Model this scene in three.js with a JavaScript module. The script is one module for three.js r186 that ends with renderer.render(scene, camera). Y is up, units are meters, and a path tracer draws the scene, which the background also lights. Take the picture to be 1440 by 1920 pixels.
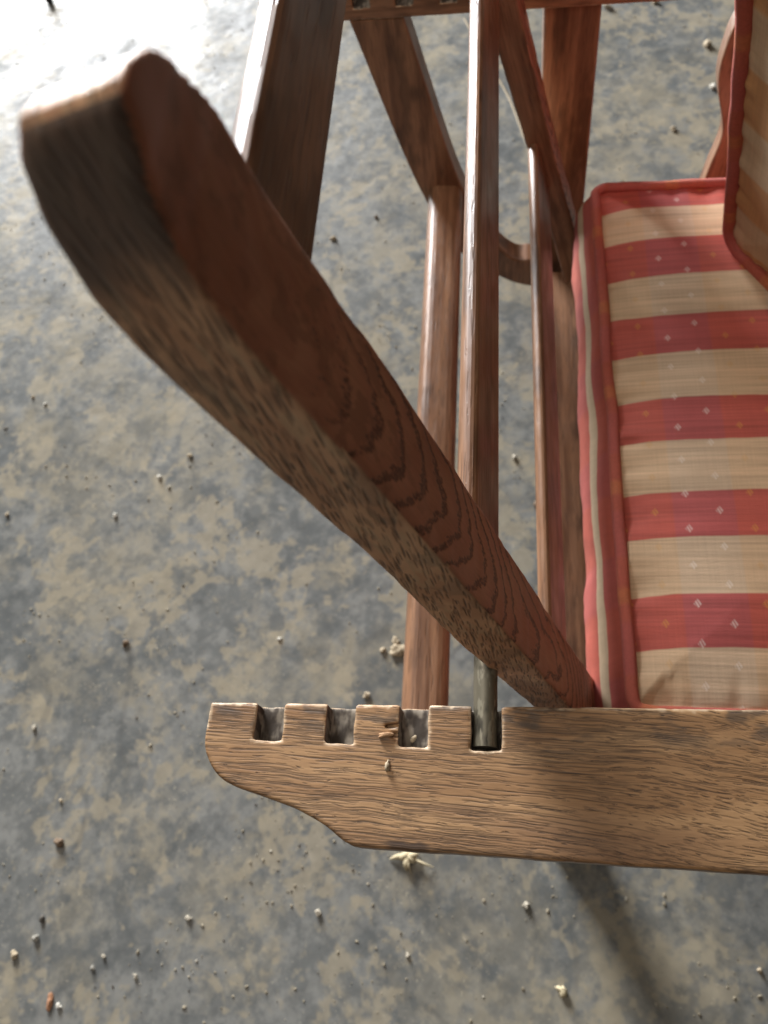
import * as THREE from 'three';
import { mergeGeometries, mergeVertices } from 'three/addons/utils/BufferGeometryUtils.js';
import { RectAreaLightUniformsLib } from 'three/addons/lights/RectAreaLightUniformsLib.js';

// ---------------------------------------------------------------- camera, lights, exposure
const scene = new THREE.Scene();
scene.background = new THREE.Color(0x000000);
const camera = new THREE.PerspectiveCamera(67.31, 0.75, 0.02, 40);
camera.position.set(0, 1.044, 0);
camera.up.set(-0.0071, 0.4276, -0.9039);
camera.lookAt(-0.1339, 1.044 - 0.8962, -0.4229);
camera.focus = 0.375;
camera.userData.fStop = 11;
camera.updateMatrixWorld(true);
const renderer = new THREE.WebGLRenderer({ antialias: true });
renderer.toneMapping = THREE.LinearToneMapping;
renderer.toneMappingExposure = 1.34;
renderer.shadowMap.enabled = true;
RectAreaLightUniformsLib.init();

function panelLight(name, label, at, aim, w, h, color, level) {
  const g = new THREE.Group(); g.name = name; g.position.set(...at); g.lookAt(...aim);
  g.userData = { label, category: 'light' };
  scene.add(g);
  const m = new THREE.Mesh(new THREE.BoxGeometry(w, h, 0.02),
    new THREE.MeshStandardMaterial({ color: 0x222222, emissive: color, emissiveIntensity: 0.6 }));
  m.name = 'diffuser'; m.position.z = -0.02; g.add(m);
  const l = new THREE.RectAreaLight(color, level, w, h); l.name = 'glow';
  l.position.z = 0.002; l.rotation.y = Math.PI; g.add(l);
  return g;
}
panelLight('window_light', 'tall bright cool window light beyond the back of the chair', [-3.6, 2.0, -6.95], [-0.2, 0.5, -0.6], 2.3, 3.4, new THREE.Color(0.97, 0.985, 1.0), 66);
panelLight('overhead_fill', 'wide soft warm fill light added above the chair', [-0.9, 2.7, 0.25], [-0.9, 0, 0.2499], 2.2, 2.2, new THREE.Color(1.0, 0.92, 0.82), 0.95);  // added overhead fill panel, no known lamp hangs there

// ---------------------------------------------------------------- helpers
let seed = 12345;
const rnd = () => { seed = (seed + 0x6D2B79F5) | 0; let t = Math.imul(seed ^ (seed >>> 15), 1 | seed); t = (t + Math.imul(t ^ (t >>> 7), 61 | t)) ^ t; return ((t ^ (t >>> 14)) >>> 0) / 4294967296; };
const rr = (a, b) => a + (b - a) * rnd();
const hash = (x, y, z) => { let h = (Math.imul(x, 374761393) + Math.imul(y, 668265263) + Math.imul(z, 2147483647 ^ 0x5bd1e995)) | 0; h = Math.imul(h ^ (h >>> 13), 1274126177); return ((h ^ (h >>> 16)) >>> 0) / 4294967296; };
const sm = t => t * t * (3 - 2 * t);
function noise2(x, y, s = 0) {
  const i = Math.floor(x), j = Math.floor(y), u = sm(x - i), v = sm(y - j);
  const a = hash(i, j, s), b = hash(i + 1, j, s), c = hash(i, j + 1, s), d = hash(i + 1, j + 1, s);
  return (a + (b - a) * u) * (1 - v) + (c + (d - c) * u) * v;
}
function fbm(x, y, o, s = 0) { let a = 0, w = 0.5, t = 0; for (let k = 0; k < o; k++) { a += w * noise2(x, y, s + k * 17); t += w; w *= 0.5; x = x * 2.03 + 3.1; y = y * 2.03 + 1.7; } return a / t; }
const noise3 = (x, y, z, s = 0) => { const k = Math.floor(z), w = sm(z - k); return noise2(x, y, s + k * 31) * (1 - w) + noise2(x, y, s + k * 31 + 31) * w; };
const clamp = (x, a = 0, b = 1) => Math.min(b, Math.max(a, x));
const ss = (a, b, x) => sm(clamp((x - a) / (b - a)));
const mix3 = (a, b, t) => [a[0] + (b[0] - a[0]) * t, a[1] + (b[1] - a[1]) * t, a[2] + (b[2] - a[2]) * t];
const enc = x => { x = clamp(x); return Math.round(255 * (x <= 0.0031308 ? 12.92 * x : 1.055 * Math.pow(x, 1 / 2.4) - 0.055)); };

function tex(w, h, fn, srgb = true, wrap = THREE.RepeatWrapping) {
  const d = new Uint8Array(w * h * 4);
  for (let j = 0; j < h; j++) for (let i = 0; i < w; i++) {
    const c = fn((i + 0.5) / w, (j + 0.5) / h, i, j), o = 4 * (j * w + i);
    if (srgb) { d[o] = enc(c[0]); d[o + 1] = enc(c[1]); d[o + 2] = enc(c[2]); }
    else d[o] = d[o + 1] = d[o + 2] = Math.round(255 * clamp(c));
    d[o + 3] = 255;
  }
  const t = new THREE.DataTexture(d, w, h, THREE.RGBAFormat);
  t.magFilter = THREE.LinearFilter; t.minFilter = THREE.LinearMipmapLinearFilter; t.generateMipmaps = true;
  t.wrapS = t.wrapT = wrap; if (srgb) t.colorSpace = THREE.SRGBColorSpace; t.needsUpdate = true;
  return t;
}
// field of short pores: strokes [x, y, length, width, depth, angle] drawn into a height field in pixels
function poreField(w, h, strokes, disp) {
  const f = new Float32Array(w * h);
  for (const [x, y, len, wid, dep, ang, wob] of strokes) {
    const n = Math.max(2, Math.ceil(len)), ca = Math.cos(ang), sa = Math.sin(ang), ph = rnd() * 6;
    for (let k = 0; k < n; k++) {
      const t = k / (n - 1), off = wob * Math.sin(ph + t * 4), px = x + ca * len * (t - 0.5) - sa * off; let py = y + sa * len * (t - 0.5) + ca * off;
      if (disp) py += disp(px, y);
      const e = dep * Math.pow(Math.sin(Math.PI * (0.06 + 0.88 * t)), 0.6), W = Math.ceil(wid + 1), i0 = Math.round(px), j0 = Math.round(py);
      for (let dj = -W; dj <= W; dj++) {
        const j = ((j0 + dj) % h + h) % h, i = ((i0 % w) + w) % w, g = e * clamp(wid * 0.5 + 0.5 - Math.abs(j0 + dj - py));
        if (g > f[j * w + i]) f[j * w + i] = g;
      }
    }
  }
  return f;
}

function numbered(name) { const k = (numbered.n ??= {}); k[name] = (k[name] ?? -1) + 1; return k[name] ? name + '_' + String(k[name]).padStart(3, '0') : name; }
function add(name, geo, mat, parent) {
  const m = new THREE.Mesh(geo, mat); m.name = parent === scene ? numbered(name) : name; m.castShadow = m.receiveShadow = true; parent.add(m); return m;
}
function group(name, parent, at = [0, 0, 0]) { const g = new THREE.Group(); g.name = parent === scene ? numbered(name) : name; g.position.set(...at); parent.add(g); return g; }
const tag = (o, label, category, grp) => { o.userData = { label, category }; if (grp) o.userData.group = grp; return o; };

// naive surface nets on a grid of samples f(i, j, k)
function nets(lo, hi, cell, sample) {
  const n = [0, 1, 2].map(a => Math.ceil((hi[a] - lo[a]) / cell) + 1), [nx, ny, nz] = n;
  const F = new Float32Array(nx * ny * nz);
  for (let k = 0; k < nz; k++) for (let j = 0; j < ny; j++) for (let i = 0; i < nx; i++) F[(k * ny + j) * nx + i] = sample(lo[0] + i * cell, lo[1] + j * cell, lo[2] + k * cell, i, j, k);
  const id = new Int32Array(nx * ny * nz).fill(-1), pos = [], idx = [];
  const E = [[0, 1], [2, 3], [4, 5], [6, 7], [0, 2], [1, 3], [4, 6], [5, 7], [0, 4], [1, 5], [2, 6], [3, 7]];
  for (let k = 0; k < nz - 1; k++) for (let j = 0; j < ny - 1; j++) for (let i = 0; i < nx - 1; i++) {
    const v = []; let m = 0;
    for (let c = 0; c < 8; c++) { const x = F[((k + (c >> 2)) * ny + j + ((c >> 1) & 1)) * nx + i + (c & 1)]; v.push(x); if (x < 0) m |= 1 << c; }
    if (m === 0 || m === 255) continue;
    let sx = 0, sy = 0, sz = 0, q = 0;
    for (const [a, b] of E) if ((v[a] < 0) !== (v[b] < 0)) {
      const t = v[a] / (v[a] - v[b]);
      sx += (a & 1) + t * ((b & 1) - (a & 1)); sy += ((a >> 1) & 1) + t * (((b >> 1) & 1) - ((a >> 1) & 1)); sz += (a >> 2) + t * ((b >> 2) - (a >> 2)); q++;
    }
    id[(k * ny + j) * nx + i] = pos.length / 3;
    pos.push(lo[0] + (i + sx / q) * cell, lo[1] + (j + sy / q) * cell, lo[2] + (k + sz / q) * cell);
  }
  const st = [1, nx, nx * ny];
  for (let k = 1; k < nz - 1; k++) for (let j = 1; j < ny - 1; j++) for (let i = 1; i < nx - 1; i++) {
    const o = (k * ny + j) * nx + i, a0 = F[o] < 0;
    for (let a = 0; a < 3; a++) {
      if (a0 === (F[o + st[a]] < 0)) continue;
      const u = st[(a + 1) % 3], w = st[(a + 2) % 3], A = id[o], B = id[o - u], C = id[o - u - w], D = id[o - w];
      if (A < 0 || B < 0 || C < 0 || D < 0) continue;
      if (a0) idx.push(A, B, C, A, C, D); else idx.push(A, C, B, A, D, C);
    }
  }
  for (let pass = 0; pass < 1; pass++) { // relax the grid steps
    const acc = new Float32Array(pos.length), cnt = new Uint16Array(pos.length / 3);
    for (let t = 0; t < idx.length; t += 3) for (let e = 0; e < 3; e++) { const a = idx[t + e], b = idx[t + (e + 1) % 3]; for (let q = 0; q < 3; q++) { acc[a * 3 + q] += pos[b * 3 + q]; acc[b * 3 + q] += pos[a * 3 + q]; } cnt[a]++; cnt[b]++; }
    for (let i = 0; i < cnt.length; i++) if (cnt[i]) for (let q = 0; q < 3; q++) pos[i * 3 + q] += 0.5 * (acc[i * 3 + q] / cnt[i] - pos[i * 3 + q]);
  }
  const g = new THREE.BufferGeometry();
  g.setAttribute('position', new THREE.Float32BufferAttribute(pos, 3)); g.setIndex(idx); g.computeVertexNormals();
  return g;
}
// per-triangle planar uv; pick(normal, centre) returns [materialIndex, p => [u, v]]
function facets(geo, pick) {
  const g = geo.index ? geo.toNonIndexed() : geo, P = g.attributes.position, N = g.attributes.normal, T = P.count / 3, buckets = [];
  const a = new THREE.Vector3(), b = new THREE.Vector3(), c = new THREE.Vector3(), e = new THREE.Vector3(), m = new THREE.Vector3();
  for (let t = 0; t < T; t++) {
    a.fromBufferAttribute(P, 3 * t); b.fromBufferAttribute(P, 3 * t + 1); c.fromBufferAttribute(P, 3 * t + 2);
    m.copy(a).add(b).add(c).divideScalar(3); e.copy(b).sub(a).cross(c.clone().sub(a)).normalize();
    const [mi, f] = pick(e, m); (buckets[mi] ??= []).push([t, f]);
  }
  const pos = [], nor = [], uv = [], out = new THREE.BufferGeometry();
  buckets.forEach((L, mi) => {
    const s = pos.length / 3;
    for (const [t, f] of L) for (let q = 3 * t; q < 3 * t + 3; q++) {
      const p = [P.getX(q), P.getY(q), P.getZ(q)]; pos.push(...p); nor.push(N.getX(q), N.getY(q), N.getZ(q)); uv.push(...f(p));
    }
    out.addGroup(s, pos.length / 3 - s, mi);
  });
  out.setAttribute('position', new THREE.Float32BufferAttribute(pos, 3)); out.setAttribute('normal', new THREE.Float32BufferAttribute(nor, 3)); out.setAttribute('uv', new THREE.Float32BufferAttribute(uv, 2));
  if (out.groups.length < 2) out.clearGroups();
  return out;
}
// box mapping in metres with u along the grain axis (0 x, 1 y, 2 z)
function grainUV(geo, grain, du = 0, dv = 0, size = 0.5) {
  return facets(geo, n => {
    const A = [Math.abs(n.x), Math.abs(n.y), Math.abs(n.z)], d = A.indexOf(Math.max(...A));
    const u = d === grain ? (grain + 1) % 3 : grain, v = [0, 1, 2].find(q => q !== d && q !== u);
    return [0, p => [p[u] / size + du, p[v] / (size / 2) + dv]];
  });
}
function sdPoly(px, py, poly) {
  let d = Infinity, s = 1;
  for (let i = 0, j = poly.length - 1; i < poly.length; j = i++) {
    const [ax, ay] = poly[i], [bx, by] = poly[j], ex = bx - ax, ey = by - ay, wx = px - ax, wy = py - ay;
    const t = clamp((wx * ex + wy * ey) / (ex * ex + ey * ey)), dx = wx - ex * t, dy = wy - ey * t;
    d = Math.min(d, dx * dx + dy * dy);
    const c1 = py >= ay, c2 = py < by, c3 = ex * wy > ey * wx;
    if ((c1 && c2 && c3) || (!c1 && !c2 && !c3)) s = -s;
  }
  return s * Math.sqrt(d);
}
const spline = (pts, n) => new THREE.CatmullRomCurve3(pts.map(p => new THREE.Vector3(p[0], p[1], 0)), false, 'centripetal').getPoints(n).map(v => [v.x, v.y]);
const extr = (pts, depth, bevel, seg = 3) => {
  const s = new THREE.Shape(pts.map(p => new THREE.Vector2(p[0], p[1])));
  const g = new THREE.ExtrudeGeometry(s, { depth: depth - 2 * bevel, bevelEnabled: true, bevelSize: bevel, bevelOffset: -bevel, bevelThickness: bevel, bevelSegments: seg, curveSegments: 8 });
  g.translate(0, 0, bevel); return g;
};

// ---------------------------------------------------------------- materials
// arm: flat-sawn oak, 0.66 x 0.12375 m
const AX0 = -0.16, AW = 0.66, AZ0 = -0.1, AH = 0.12375, TW = 2048, TH = 384;
const innerZ = x => -0.0806 - (x + 0.154) * 0.0272;
const NOTCH = [[-0.1272, -0.1114], [-0.0873, -0.0716], [-0.0468, -0.0312], [-0.0079, 0.0081]], NZ = -0.0613, NDEEP = 0.0125;
function armMaterials() {
  const st = [], k = TW / AW;
  for (let n = 0; n < 12500; n++) {
    const u = rnd(), v = rnd(), x = u * AW, z = v * AH, fig = fbm(x * 7 + 3, z * 60, 3, 5);
    const shortRay = ss(0.44, 0.62, fbm(x * 9 + 40, z * 22 + 9, 2, 9)) * ss(0.14, 0.28, x), long = rnd() < 0.5 * (1 - shortRay);
    if (rnd() < 0.45 * ss(0.6, 0.4, fig)) continue;
    const len = (long ? rr(0.009, 0.04) : rr(0.002, 0.008)) * k;
    st.push([u * TW, v * TH, len, long ? rr(0.9, 1.7) : rr(0.9, 1.9), long ? rr(0.45, 1) : rr(0.3, 1), (long ? 0.03 : 0.05) + shortRay * rr(0.05, 0.2), rr(0, 0.7)]);
  }
  const f = poreField(TW, TH, st, (px, y) => 9 * (fbm(px / 150, y / 60, 3, 19) - 0.5) + 3 * (fbm(px / 34, y / 24, 2, 29) - 0.5));
  const wear = (x, z) => {
    const n = fbm(x * 260, z * 260, 3, 21), iz = z - innerZ(x);
    let w = ss(0.0023, 0.0004, iz - (n - 0.5) * 0.004) * (0.45 + 0.55 * ss(0.3, 0.6, fbm(x * 60, 3, 2, 8)));
    w = Math.max(w, ss(0.0020, 0.0003, x + 0.1545 - (n - 0.5) * 0.005) * (z < -0.066 ? 1 : 0));
    for (const [a, b] of NOTCH) {
      const dx = Math.max(a - x, x - b, 0), dz = z - NZ, d = Math.hypot(dx, Math.max(dz, 0));
      if (d < 0.004) w = Math.max(w, ss(0.0018, 0.0002, d - (n - 0.5) * 0.0034) * (dz > -0.001 ? 1 : 0.6));
    }
    return w;
  };
  const map = tex(TW, TH, (u, v, i, j) => {
    const x = AX0 + u * AW, z = AZ0 + v * AH, p = f[j * TW + i];
    const a = fbm(x * 14, z * 120 + 0.6 * x * 10, 4, 1), b = fbm(x * 6 + 9, z * 40, 3, 33), fine = noise2(x * 220, z * 2600, 3);
    let c = mix3([0.30, 0.165, 0.076], [0.42, 0.25, 0.122], ss(0.25, 0.75, a));
    c = mix3(c, [0.21, 0.11, 0.057], 0.7 * ss(0.5, 0.75, b));
    c = c.map(q => q * (0.88 + 0.24 * fine));
    c = mix3(c, [0.035, 0.02, 0.013], 0.95 * p);
    const grime = ss(0.56, 0.72, fbm(x * 55, z * 130, 4, 60)) * ss(-0.060, -0.078, z) ;
    c = mix3(c, [0.075, 0.055, 0.042], 0.75 * grime);
    const edge = ss(0.0022, 0.0005, -0.0112 - z - (fbm(x * 90, z * 200, 3, 81) - 0.52) * 0.009); // black nicks and wear along the outer edge
    c = mix3(c, [0.05, 0.03, 0.022], 0.8 * edge * ss(0.45, 0.6, fbm(x * 48, 5, 3, 91)));
    return mix3(c, [0.60, 0.46, 0.31], 0.8 * wear(x, z) * (0.45 + 0.55 * ss(0.42, 0.56, fbm(x * 190, z * 190, 3, 57))));
  });
  const bump = tex(TW, TH, (u, v, i, j) => 0.8 - 0.7 * f[j * TW + i] + 0.2 * (fbm(u * 60, v * 90, 2, 2) - 0.5), false);
  const rough = tex(512, 128, (u, v) => 0.52 + 0.22 * (fbm(u * 30, v * 22, 4, 4) - 0.5), false);
  return new THREE.MeshPhysicalMaterial({ map, bumpMap: bump, bumpScale: 0.00028, roughnessMap: rough, roughness: 1, specularIntensity: 0.8 });
}
const armWood = armMaterials();
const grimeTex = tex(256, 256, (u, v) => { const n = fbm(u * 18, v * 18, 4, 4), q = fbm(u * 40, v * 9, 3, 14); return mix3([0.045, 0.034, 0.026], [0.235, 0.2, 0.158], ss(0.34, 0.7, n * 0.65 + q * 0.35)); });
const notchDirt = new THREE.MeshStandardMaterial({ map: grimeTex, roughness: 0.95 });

// stile, outer side: quartered oak with many short slanting pores
const OL = 0.64, OW = 0.04;
function stileOuter() {
  const w = 2048, h = 128, k = w / OL, st = [];
  for (let n = 0; n < 2700; n++) st.push([rnd() * w, rnd() * h, rr(0.004, 0.013) * k, rr(0.9, 1.9), rr(0.35, 1), 0.13 + rr(-0.03, 0.03), 0]);
  const f = poreField(w, h, st);
  const map = tex(w, h, (u, v, i, j) => {
    const x = u * OL, y = v * OW, a = fbm(x * 40, y * 160, 4, 3), fleck = ss(0.6, 0.7, fbm(x * 90 - y * 200, y * 420, 2, 71));
    let c = mix3([0.45, 0.23, 0.122], [0.59, 0.335, 0.188], ss(0.3, 0.7, a));
    c = mix3(c, [0.46, 0.31, 0.18], 0.5 * fleck);
    c = mix3(c, [0.045, 0.026, 0.018], 0.95 * f[j * w + i]);
    const st2 = ss(0.58, 0.7, fbm(x * 60, y * 90, 4, 52)); c = mix3(c, [0.17, 0.105, 0.068], 0.4 * st2);
    // the grip at the top is darker, above a ragged line
    const topTone = ss(0.570, 0.592, x + 0.022 * (fbm(x * 50, y * 130, 4, 66) - 0.5) - 0.35 * y); c = mix3(c, mix3([0.085, 0.058, 0.046], [0.13, 0.09, 0.07], a), 0.9 * topTone);
    return c;
  });
  const bump = tex(w, h, (u, v, i, j) => 0.8 - 0.7 * f[j * w + i], false);
  return new THREE.MeshPhysicalMaterial({ map, bumpMap: bump, bumpScale: 0.0008, roughness: 0.6 });
}
// stile, front: flat-sawn cathedral figure, bands of pores in nested curves
function stileFront() {
  const w = 2048, h = 160, L = OL, W = 0.05, k = w / L, st = [];
  const band = (s, z) => {
    const v = z / 0.045, wob = (fbm(s * 22, v * 2.2, 3, 6) - 0.5), sp = 0.012 + 0.0075 * ss(0.12, 0.33, s);
    return (s - (0.05 + 0.06 * ss(0.1, 0.4, s)) * (v - 0.42 - 0.25 * (fbm(s * 7, 1, 2, 8) - 0.5)) ** 2) / sp + 1.2 * wob + 0.42 * (fbm(s * 110, v * 13, 3, 12) - 0.5);
  };
  let tries = 0; const strong = 1;
  while (st.length < 12000 && tries++ < 160000) {
    const s = rnd() * L, z = rnd() * W, b = band(s, z), fr = b - Math.floor(b), str = 0.55 + 0.45 * hash(Math.floor(b), 3, 1);
    const keep = ss(0, 0.05, fr) * ss(0.25 + 0.08 * str, 0.16, fr) * str * ss(0.545, 0.45, s);
    if (rnd() > keep) continue;
    st.push([s * k, z / W * h, rr(0.0013, 0.003) * k, rr(1.1, 2.1), rr(0.85, 1), rr(-0.12, 0.12), 0]);
  }
  for (let n = 0; n < 900; n++) st.push([rnd() * w, rnd() * h, rr(0.004, 0.012) * k, 0.8, rr(0.1, 0.3), rr(-0.05, 0.05), 0.5]);
  const f = poreField(w, h, st);
  const map = tex(w, h, (u, v, i, j) => {
    const s = u * L, z = v * W, b = band(s, z), fr = b - Math.floor(b);
    const blot = fbm(s * 24, z * 60, 4, 44), fine = noise2(s * 130, z * 2400, 4);
    let c = mix3([0.385, 0.165, 0.10], [0.43, 0.20, 0.12], ss(0.3, 0.9, fr));
    c = mix3(c, [0.30, 0.11, 0.062], 0.5 * ss(0.45, 0.7, blot));
    c = c.map(q => q * (0.9 + 0.2 * fine));
    const smear = ss(0.54, 0.66, fbm(s * 130, z * 170, 4, 47)) * ss(0.40, 0.5, s); c = mix3(c, [0.16, 0.066, 0.04], 0.45 * smear);
    return mix3(c, [0.03, 0.01, 0.008], 1.0 * f[j * w + i]);
  });
  const bump = tex(w, h, (u, v, i, j) => 0.8 - 0.6 * f[j * w + i], false);
  return new THREE.MeshPhysicalMaterial({ map, bumpMap: bump, bumpScale: 0.0005, roughness: 0.5 });
}
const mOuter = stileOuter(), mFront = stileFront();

// plain straight oak for the other members, 0.5 x 0.25 m, tinted per use
function oak(dark, light, pores, rough, s) {
  const w = 1024, h = 512, st = [];
  for (let n = 0; n < pores; n++) st.push([rnd() * w, rnd() * h, rr(8, 46), rr(0.6, 1.4), rr(0.2, 0.85), rr(-0.02, 0.02), rr(0, 0.8)]);
  const f = poreField(w, h, st);
  const per = (x, y, o, sd) => { const a = fbm(x, y, o, sd); return a; };
  const map = tex(w, h, (u, v, i, j) => {
    const a = per(u * 5, v * 50, 4, s), b = per(u * 9 + 4, v * 14, 4, s + 7), g = noise2(u * 60, v * 420, s);
    let c = mix3(dark, light, ss(0.25, 0.75, a)); c = mix3(c, dark.map(q => q * 0.45), 0.7 * ss(0.55, 0.75, b));
    c = c.map(q => q * (0.88 + 0.24 * g));
    return mix3(c, dark.map(q => q * 0.22), 0.85 * f[j * w + i]);
  }, true, THREE.MirroredRepeatWrapping);
  const bump = tex(w, h, (u, v, i, j) => 0.8 - 0.6 * f[j * w + i], false, THREE.MirroredRepeatWrapping);
  const rm = tex(256, 128, (u, v) => clamp(rough + 0.25 * (fbm(u * 30, v * 26, 4, s + 3) - 0.5)), false, THREE.MirroredRepeatWrapping);
  return new THREE.MeshPhysicalMaterial({ map, bumpMap: bump, bumpScale: 0.0005, roughnessMap: rm, roughness: 1 });
}
const mRail = oak([0.155, 0.074, 0.039], [0.275, 0.144, 0.079], 2600, 0.38, 11);

// ---------------------------------------------------------------- the floor
{
  const S = 2.4, w = 2048;
  const map = tex(w, w, (u, v) => {
    const x = u * S, y = v * S;
    const wx = x + 0.03 * (fbm(x * 9, y * 9, 3, 90) - 0.5), wy = y + 0.03 * (fbm(x * 9, y * 9, 3, 95) - 0.5);
    const big = fbm(wx * 4.2, wy * 4.2, 4, 1), mid = fbm(wx * 14, wy * 15, 5, 2), fine = fbm(x * 75, y * 75, 3, 3), mot = fbm(wx * 34, wy * 34, 4, 6);
    const rough5 = (X, Y, o, sd) => { let a = 0, w = 1, t = 0; for (let k = 0; k < o; k++) { a += w * noise2(X, Y, sd + k * 13); t += w; w *= 0.68; X = X * 2.1 + 1.3; Y = Y * 2.1 + 4.7; } return a / t; };
    const m1 = rough5(wx * 9, wy * 9, 6, 211), m2 = rough5(wx * 30, wy * 30, 5, 221);
    const m3 = rough5(x * 85, y * 85, 3, 231);
    let c = mix3([0.138, 0.142, 0.138], [0.212, 0.212, 0.20], ss(0.36, 0.64, 0.6 * m2 + 0.4 * m3));
    c = mix3(c, [0.083, 0.09, 0.093], 0.5 * ss(0.48, 0.62, 0.55 * rough5(wx * 6 + 3, wy * 6, 6, 41) + 0.45 * rough5(wx * 24 + 3, wy * 24, 5, 42)));
    const dirt = ss(0.45, 0.60, 0.36 * rough5(wx * 5 + 2, wy * 5, 6, 45) + 0.34 * rough5(wx * 17 + 6, wy * 17, 5, 49) + 0.15 * m3 + 0.15 * fbm(wx * 34, wy * 9, 4, 61));
    c = mix3(c, [0.285, 0.25, 0.182], 0.64 * dirt * (0.45 + 0.55 * ss(0.38, 0.6, m2)));
    c = mix3(c, [0.33, 0.285, 0.205], 0.6 * ss(0.54, 0.64, 0.6 * rough5(wx * 16, wy * 16, 4, 73) + 0.4 * rough5(wx * 60, wy * 60, 3, 75)));
    const scr = ss(0.012, 0.003, Math.abs(fbm(wx * 3 + 1, wy * 3, 3, 33) - 0.5)) * ss(0.5, 0.6, fbm(x * 5, y * 5, 2, 37)); c = mix3(c, [0.09, 0.09, 0.088], 0.3 * scr);
    const g1 = noise2(x * 420, y * 420, 14), g2 = noise2(x * 300 + 7, y * 300, 19);
    c = mix3(c, [0.47, 0.42, 0.32], 0.6 * ss(0.90, 0.97, g1) * ss(0.42, 0.6, m1)); c = mix3(c, [0.07, 0.066, 0.06], 0.5 * ss(0.92, 0.98, g2) * ss(0.4, 0.6, mid));
    return c.map(q => q * (0.92 + 0.16 * fine));
  }, true, THREE.MirroredRepeatWrapping);
  const rough = tex(1024, 1024, (u, v) => {
    const x = u * S, y = v * S, wx = x + 0.05 * (fbm(x * 9, y * 9, 3, 90) - 0.5), wy = y + 0.05 * (fbm(x * 9, y * 9, 3, 95) - 0.5);
    return clamp(0.40 + 0.5 * (fbm(wx * 14, wy * 15, 4, 2) - 0.42) + 0.25 * (fbm(x * 60, y * 60, 3, 5) - 0.5), 0.2, 0.9);
  }, false, THREE.MirroredRepeatWrapping);
  const bump = tex(1024, 1024, (u, v) => fbm(u * 110, v * 110, 4, 8) * 0.6 + fbm(u * 14, v * 14, 3, 9) * 0.4, false, THREE.MirroredRepeatWrapping);
  const g = new THREE.PlaneGeometry(16, 16).rotateX(-Math.PI / 2);
  const uv = g.attributes.uv, p = g.attributes.position;
  for (let i = 0; i < uv.count; i++) uv.setXY(i, (p.getX(i) + 1.4) / S, (p.getZ(i) + 2.05) / S);
  const m = add('floor', g, new THREE.MeshPhysicalMaterial({ map, roughnessMap: rough, roughness: 1, specularIntensity: 0.18, bumpMap: bump, bumpScale: 0.0012 }), scene);
  m.userData.kind = 'structure';
}

// ---------------------------------------------------------------- the chair
const chair = group('reclining_armchair', scene, [0, 0, 0]);
tag(chair, 'old oak reclining armchair with notched arms and slatted back, seen from behind', 'armchair');

// arms
const ARMTOP = 0.62, ATH = 0.024;
const armOutline = (() => {
  const curve = spline([[-0.1548, -0.0735], [-0.1543, -0.0563], [-0.1482, -0.0455], [-0.1404, -0.039], [-0.1155, -0.0318], [-0.0975, -0.0263], [-0.0825, -0.0195], [-0.0738, -0.0135], [-0.0675, -0.0105]], 60);
  return [[-0.1545, innerZ(-0.1545)], ...curve, [0.30, -0.0098], [0.43, -0.012], [0.462, -0.022], [0.473, -0.045], [0.468, -0.075], [0.45, innerZ(0.45)]];
})();
function armGeometry() {
  const cell = 0.00115, lo = [-0.161, ARMTOP - ATH - 0.004, -0.108], hi = [0.481, ARMTOP + 0.004, -0.004], D2 = new Map(), r = 0.0017;
  const sample = (x, y, z, i, j, k) => {
    const key = k * 4096 + i; let d2 = D2.get(key);
    if (d2 === undefined) { d2 = sdPoly(x, z, armOutline) + 0.0009 * (fbm(x * 70, z * 70, 3, 3) - 0.5); D2.set(key, d2); }
    const dy = Math.abs(y - (ARMTOP - ATH / 2)) - ATH / 2, a = d2 + r, b = dy + r;
    let d = Math.hypot(Math.max(a, 0), Math.max(b, 0)) + Math.min(Math.max(a, b), 0) - r;
    if (d > 0.006 || z > -0.05) return d;
    for (const [p, q] of NOTCH) {
      if (x < p - 0.006 || x > q + 0.006) continue;
      const w = 0.0013 * (fbm(x * 180 + 9, y * 180 + z * 150, 3, 9) - 0.5);
      const nx = Math.abs(x - (p + q) / 2) - (q - p) / 2 + w, nz = z - NZ + w, ny = ARMTOP - NDEEP - y + w * 1.6;
      const n = Math.max(nx, nz, ny), kk = 0.001, h = clamp(0.5 - 0.5 * (d + n) / kk);
      d = d * (1 - h) - n * h + kk * h * (1 - h);
    }
    // splintered chip beside the third notch
    const cx = Math.abs(x + 0.0505) - 0.0042, cz = Math.abs(z + 0.0722 + 0.15 * (x + 0.05)) - 0.0011, cy = ARMTOP - 0.004 - y;
    d = Math.max(d, -Math.max(cx, cz, cy));
    const ex = Math.abs(x + 0.0485) - 0.003, ez = Math.abs(z + 0.0672) - 0.0017, ey = ARMTOP - 0.0025 - y;
    return Math.max(d, -Math.max(ex, ez, ey));
  };
  return nets(lo, hi, cell, sample);
}
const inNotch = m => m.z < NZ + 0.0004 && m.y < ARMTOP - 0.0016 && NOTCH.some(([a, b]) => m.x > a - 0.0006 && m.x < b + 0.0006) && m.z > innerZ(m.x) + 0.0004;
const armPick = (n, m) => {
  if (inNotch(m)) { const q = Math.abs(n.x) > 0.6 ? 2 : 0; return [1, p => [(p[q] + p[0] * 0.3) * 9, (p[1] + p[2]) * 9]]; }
  if (Math.abs(n.y) > 0.35) return [0, p => [(p[0] - AX0) / AW, (p[2] - AZ0) / AH]];
  if (Math.abs(n.x) > 0.8) return [2, p => [p[2] / 0.5, p[1] / 0.25]];
  return [2, p => [p[0] / 0.5, p[1] / 0.25]]; // the sides use the darker rail oak
};
const MIRROR = -0.8035; // near and far sides mirror about the middle of the seat
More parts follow.
